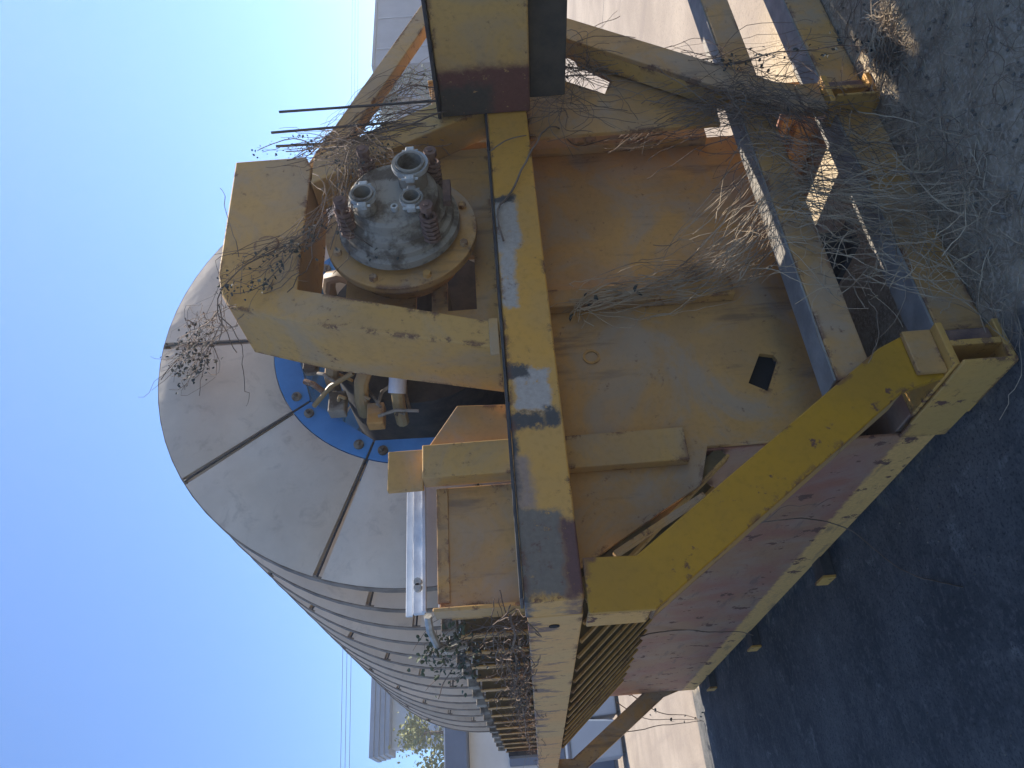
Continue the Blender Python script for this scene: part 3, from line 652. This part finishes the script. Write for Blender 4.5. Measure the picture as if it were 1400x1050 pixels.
dry_vine('dry vine matted along the left side beam with a small green leaf clump', [(E1, .005), (E2, .004), (E3, .004)] + spread(E1, 40, .018, .02) + spread(E2, 16, .04, .05) + spread(E3, 12, .04, .05)
    + [([(random.uniform(.6, .68), y, 1.62), (random.uniform(.6, .68), y + random.uniform(-.1, .1), 1.67), (random.uniform(.62, .69), y + random.uniform(-.2, .2), random.uniform(1.66, 1.80))], .0012) for y in [2.5 + random.random() ** 1.6 * 3.6 for _ in range(90)]],
    [(E2[2:], 130, .017, .035, 'leafgreen'), (E3[2:4], 110, .017, .04, 'leafgreen'), ([(.66, 2.95, 1.88), (.68, 3.05, 1.80)], 90, .016, .035, 'leafdry'), (E1[1:4], 90, .014, .02, 'leafdry')])
W1 = [(.985, 3.5, 1.085), (1.10, 3.4, .85), (1.16, 3.2, .60), (1.16, 3.15, .35), (1.10, 3.2, .12), (.90, 3.1, .02), (.70, 2.75, .012)]
dry_vine('thin dark vine hanging over the rusted tank wall onto the tarmac', [(W1, .004), ([(1.16, 3.2, .60), (1.14, 3.0, .5), (1.15, 2.9, .3)], .002)], [(W1[:3], 8, .02, .02, 'leafdry')])
W2 = [(1.10, 4.9, .93), (1.175, 5.1, .7), (1.175, 5.2, .45), (1.16, 5.2, .2), (1.12, 5.2, .08)]
dry_vine('second thin vine further back on the rusted tank wall', [(W2, .005)])
F1 = [(1.249, 7.75, .694), (1.10, 7.80, .50), (1.017, 7.8, .357), (.99, 7.75, .15), (.90, 7.6, .02)]
dry_vine('thin stems hanging at the far end of the tank beside the rear strut', [(F1, .006), ([(.859, 7.75, .9), (.90, 7.75, .6), (.92, 7.75, .318), (.93, 7.7, .03)], .006), ([(1.15, 7.7, .8), (1.0, 7.8, .55), (.97, 7.8, .3), (.95, 7.9, .02)], .005)], [(F1, 20, .03, .04, 'leafdry')])
def tangle(label, boxes, r0=.0008, r1=.0019, mat='straw'):
    '''short curling strands that cross each other inside the given boxes (x0,x1,y0,y1,z0,z1,count)'''
    x0, x1, y0, y1, z0, z1, _ = boxes[0]
    t = thing('dry_vine', label, 'vine', ((x0 + x1) / 2, (y0 + y1) / 2, z0)); b = MB()
    for x0, x1, y0, y1, z0, z1, cnt in boxes:
        for _ in range(cnt):
            p = Vector((random.uniform(x0, x1), random.uniform(y0, y1), random.uniform(z0, z1))); d = Vector((random.gauss(0, 1), random.gauss(0, .25), random.gauss(0, .8))).normalized(); pts = [p.copy()]
            cv = Vector((random.gauss(0, .10), random.gauss(0, .04), random.gauss(0, .10)))
            for k in range(random.randint(5, 14)):
                d = (d + cv + Vector((random.gauss(0, .16), random.gauss(0, .06), random.gauss(0, .16)))).normalized(); p = p + d * .028
                p.y = min(max(p.y, y0 - .04), y1 + .02); p.z = max(p.z, .005); pts.append(p.copy())
            b.tube(pts, random.uniform(r0, r1), 3, False)
    b.build('stem', mat, t)
tangle('matted pale stems over the left half of the ground level cross beam', [(1.45, 2.35, 1.93, 2.02, .02, .24, 115), (1.5, 2.2, 1.70, 1.93, .01, .09, 60), (1.5, 2.1, 1.99, 2.04, .30, .52, 60)])
tangle('matted brown twigs where the upper cross beam meets the gusset', [(2.25, 2.75, 2.0, 2.05, .34, .66, 150), (2.2, 2.7, 1.95, 2.02, .12, .34, 60)], mat='vine')
tangle('matted twigs hanging under the girder beside the front beam', [(2.64, 3.05, 2.03, 2.10, 1.12, 1.42, 120)], mat='vine')
# dead roots and stems lying on the dirt in front
b = MB()
for i in range(620):
    x, y = random.uniform(1.3, 3.4), random.uniform(.9, 2.02); a = random.uniform(0, 6.28); p = Vector((x, y, .006)); pts = [p.copy()]; cv = random.gauss(0, .35)
    for k in range(random.randint(6, 16)):
        a += cv * .5 + random.gauss(0, .35); p = p + Vector((math.cos(a), math.sin(a), 0)) * .03; pts.append(Vector((p.x, p.y, .005 + abs(noise.noise(p * 9)) * .035)))
    b.tube(pts, random.uniform(.0007, .0017), 3, False)
o = b.build('dead_stems', 'straw'); tag(o, 'dead roots and dry stems strewn over the dirt before the skid', 'roots', kind='stuff')
# stones and grit
b = MB(); rr = random.Random(4)
for i in range(680):
    x, y = (rr.uniform(1.3, 3.5), rr.uniform(1.0, 2.0)) if i < 560 else (rr.uniform(-.1, 1.15), rr.uniform(1.9, 5.5)); q = rr.uniform(.0025, .011) * (1 if i < 560 else .45)
    e = Euler((rr.random() * 6, rr.random() * 6, rr.random() * 6)).to_matrix()
    vs = [e @ Vector((u * q * rr.uniform(.6, 1.3), v * q * rr.uniform(.6, 1.3), w2 * q * rr.uniform(.5, 1))) + Vector((x, y, q * .45)) for u, v, w2 in ((1, 0, 0), (-1, 0, 0), (0, 1, 0), (0, -1, 0), (0, 0, 1), (0, 0, -1))]
    b.add(vs, [(0, 2, 4), (2, 1, 4), (1, 3, 4), (3, 0, 4), (2, 0, 5), (1, 2, 5), (3, 1, 5), (0, 3, 5)])
M['stone'] = simple('grit stones', (0.10, 0.085, 0.065), (0.27, 0.225, 0.17), 3, .9, 0, .2)
tag(b.build('grit', 'stone'), 'small stones and grit scattered on the ground round the skid', 'stones', kind='stuff')
# sunlit tuft
t = thing('dry_grass_tuft', 'pale sunlit tuft of curled dry grass on the ground by the cross beam', 'grass tuft', (2.63, 1.82, 0))
b = MB()
for i in range(240):
    x, y = random.gauss(2.63, .085), random.gauss(1.82, .05); a = random.uniform(0, 6.28); p = Vector((x, y, .004)); pts = [p.copy()]; el = random.uniform(.3, 1.0)
    for k in range(random.randint(4, 8)):
        a += random.gauss(0, .5); el -= random.uniform(0, .35); p = p + Vector((math.cos(a) * math.cos(el), math.sin(a) * math.cos(el), math.sin(el))) * .022; p.z = max(p.z, .004); pts.append(p.copy())
    b.tube(pts, random.uniform(.0012, .0024), 3, False)
b.build('blade', 'straw', t)['kind'] = 'stuff'

# ------------------------------------------------------------------ background
M['clad'] = simple('pale blue grey cladding', (0.26, 0.32, 0.40), (0.31, 0.37, 0.45), .6, .6, 0, .1)
M['clad2'] = simple('slate blue cladding', (0.075, 0.10, 0.15), (0.10, 0.13, 0.185), .6, .6, 0, .1)
M['render'] = simple('pale grey rendered wall', (0.48, 0.47, 0.45), (0.58, 0.57, 0.55), .5, .8, 0, .1)
M['roofm'] = simple('grey roof sheet', (0.12, 0.17, 0.25), (0.16, 0.21, 0.29), 1.0, .6, 0, .1)
bl = thing('far_building', 'pale blue grey building with deep layered eaves behind the drum at left', 'building', (10, 44, 0))
wl_ = MB().box(4.75, 26, 41, 42.2, 0, 8.9).build('wall', 'clad', bl)
for k in range(4): MB().box(4.45 - .05 * k, 26.5, 40.3 - .08 * k, 42.3, 8.9 + .24 * k + .01, 8.9 + .24 * (k + 1)).build('eave_board', 'roofm', bl, .02)
for k in range(5): MB().box(7.2 + 2.2 * k - .02, 7.2 + 2.2 * k + .02, 40.96, 40.995, 0, 8.88).build('seam', 'roofm', wl_)
MB().box(4.95, 18, 40.95, 40.99, 6.6, 6.68).build('seam', 'roofm', wl_)
for x in (5.4, 7.6, 9.8): MB().box(x, x + 1.5, 40.97, 40.992, 4.6, 6.3).build('window', 'clad2', bl, .02)
sh = thing('low_shed', 'low shed with pale wall and blue grey fascia behind the machine', 'shed', (4, 18, 0))
MB().box(-6, 16, 17.5, 23, 0, 3.05).build('wall', 'render', sh)
MB().box(-6.3, 16.3, 17.1, 23.3, 3.06, 3.55).build('fascia', 'clad2', sh, .03)
MB().box(-6, 16, 17.44, 17.495, 0, 1.0).build('lower_band', 'clad2', sh, .02)  # darker slate band along the bottom of the wall
for x in (-3, 1.5, 6): MB().box(x, x + 1.1, 17.44, 17.49, 1.02, 2.2).build('door_panel', 'clad2', sh, .02)
br = thing('warehouse', 'slate blue warehouse with flat roofline beyond the brace at right', 'building', (45, 26, 0))
MB().box(32.7, 66, 22, 40, 0, 6.95).build('wall', 'clad2', br)
MB().box(32.6, 66.4, 21.9, 40.3, 6.96, 7.1).build('roof_edge', 'clad2', br, .02)
for k in range(12): MB().box(34 + 2.6 * k, 34.06 + 2.6 * k, 21.95, 21.995, 0, 6.9).build('seam', 'roofm', br)
# canopy added out of view on the right to shade the foreground dirt
bo_ = thing('sunblocker', 'open canopy roof on posts added out of view at right to shade the dirt', 'sunblocker', (7.5, -2.6, 0))
for k in range(12): MB().box(5.70 + .34 * k, 6.038 + .34 * k, -8, 2.665 if k != 5 else 2.42, 6.0 + .012 * (k % 2), 6.03 + .012 * (k % 2)).build('blocker_sheet', 'roofm', bo_)  # one short sheet shaped to let sun reach the grass tuft
for y in (-7.7, -2.7, 2.28): MB().box(5.75, 9.75, y, y + .12, 5.86, 5.995).build('purlin', 'roofm', bo_)
for x in (6.1, 9.3):
    for y in (-7.7, -2.7, 2.27): MB().box(x, x + .15, y, y + .15, 0, 5.855).build('post', 'roofm', bo_)

M['bark'] = simple('bark', (0.07, 0.05, 0.035), (0.12, 0.09, 0.07), 10, .95, 0, .5)
M['tleaf'] = simple('yellow green leaves', (0.12, 0.14, 0.03), (0.20, 0.19, 0.05), 3, .7, 0, 0)
M['tleaf2'] = simple('dark leaves', (0.04, 0.07, 0.05), (0.07, 0.10, 0.06), 3, .7, 0, 0)
def tree(label, base, h, rad, n, lm, seed):
    rr = random.Random(seed); t = thing('tree', label, 'tree', base); x0, y0, z0 = base
    b = MB(); b.tube([(x0, y0, 0), (x0 + .1, y0, h * .35), (x0 - .05, y0 + .1, h * .6), (x0, y0, h * .9)], [.16, .12, .09, .03], 8)
    cl = []
    for k in range(16):
        a = rr.uniform(0, 6.28); zz = rr.uniform(.5, .98) * h; q = rad * rr.uniform(.35, 1.0) * (1.15 - abs(zz / h - .7) * 1.6)
        e = Vector((x0 + q * math.cos(a), y0 + q * math.sin(a), zz)); cl.append(e)
        b.tube([(x0, y0, zz * .72), ((x0 + e.x) / 2, (y0 + e.y) / 2, zz * .88), e], [.05, .03, .012], 5)
    b.build('trunk', 'bark', t)
    c = MB()
    for k in range(n):
        e = rr.choice(cl); s = rr.uniform(.05, .11); d = Vector((rr.gauss(0, .30), rr.gauss(0, .30), rr.gauss(0, .24))); p = e + d
        m = Euler((rr.uniform(-1.2, 1.2), rr.uniform(-1.2, 1.2), rr.uniform(0, 6.28))).to_matrix()
        c.add([p + m @ (Vector(q) * s) for q in ((0, -1, 0), (.55, 0, .15), (0, 1.1, 0), (-.55, 0, .15))], [(0, 1, 2, 3)])
    c.build('crown', lm, t); return t
tree('yellow green tree in front of the pale building at left', (3.9, 30.0, 0), 6.4, 1.9, 4200, 'tleaf', 3)
tree('dark leafed tree at the corner of the slate blue warehouse', (30.2, 22.3, 0), 7.0, 1.6, 3000, 'tleaf2', 5)
# bins by the shed
for i, (x, y) in enumerate(((1.62, 15.2), (2.35, 15.4))):
    bn = thing('storage_bin', ('pale blue plastic bin nearer the tank end' , 'pale blue plastic bin farther right by the shed')[i], 'bin', (x, y, 0), 'bins by the shed')
    MB().add([(x - .3, y - .3, .06), (x + .3, y - .3, .06), (x + .3, y + .3, .06), (x - .3, y + .3, .06), (x - .36, y - .36, 1.0), (x + .36, y - .36, 1.0), (x + .36, y + .36, 1.0), (x - .36, y + .36, 1.0)],
             [(0, 3, 2, 1), (4, 5, 6, 7), (0, 1, 5, 4), (1, 2, 6, 5), (2, 3, 7, 6), (3, 0, 4, 7)]).build('body', 'clad', bn, .03)
    MB().box(x - .40, x + .40, y - .40, y + .40, 1.002, 1.07).build('lid', 'clad2', bn, .02)
    MB().box(x - .25, x + .25, y - .25, y + .25, 0, .059).build('base', 'darksteel', bn)
# overhead wires between two poles outside the picture
poles = [Vector((-16, 47.9, 0)), Vector((88, 30, 0))]
for i, p in enumerate(poles):
    t = thing('utility_pole', ('wooden utility pole out of view at the left end of the wires', 'wooden utility pole out of view at the right end of the wires')[i], 'pole', p)
    MB().tube([p, p + Vector((0, 0, 13))], [.16, .11], 10).build('pole', 'bark', t)
    MB().box(p.x - .05, p.x + .05, p.y - 1.0, p.y + 1.0, 12.02, 12.14).build('crossarm', 'bark', t)
for i, (dy, dz, lab) in enumerate(((-.8, 0, 'lowest overhead wire across the sky'), (.0, .42, 'middle overhead wire across the sky'), (.8, .85, 'topmost overhead wire across the sky'))):
    a = poles[0] + Vector((0, dy, 11.75 + dz)); c = poles[1] + Vector((0, dy, 11.75 + dz)); pts = []
    for k in range(25):
        u = k / 24; q = a.lerp(c, u); q.z -= .25 * 4 * u * (1 - u); pts.append(q)
    tag(MB().tube(pts, .015, 4).build('overhead_wire', 'darksteel'), lab, 'wire', 'overhead wires')

# thin sunlit haze in the air
hm = bpy.data.materials.new('thin haze'); hm.use_nodes = True; hn = hm.node_tree.nodes; hl = hm.node_tree.links
hn.remove(hn['Principled BSDF'])
pv = hn.new('ShaderNodeVolumePrincipled'); pv.inputs['Color'].default_value = (0.92, 0.95, 1.0, 1); pv.inputs['Density'].default_value = 0.0032; pv.inputs['Anisotropy'].default_value = 0.45
hl.new(pv.outputs[0], hn['Material Output'].inputs['Volume'])
hz = MB().box(-30, 100, -20, 62, -1.0, 13.4).build('haze', hm); hz['kind'] = 'stuff'
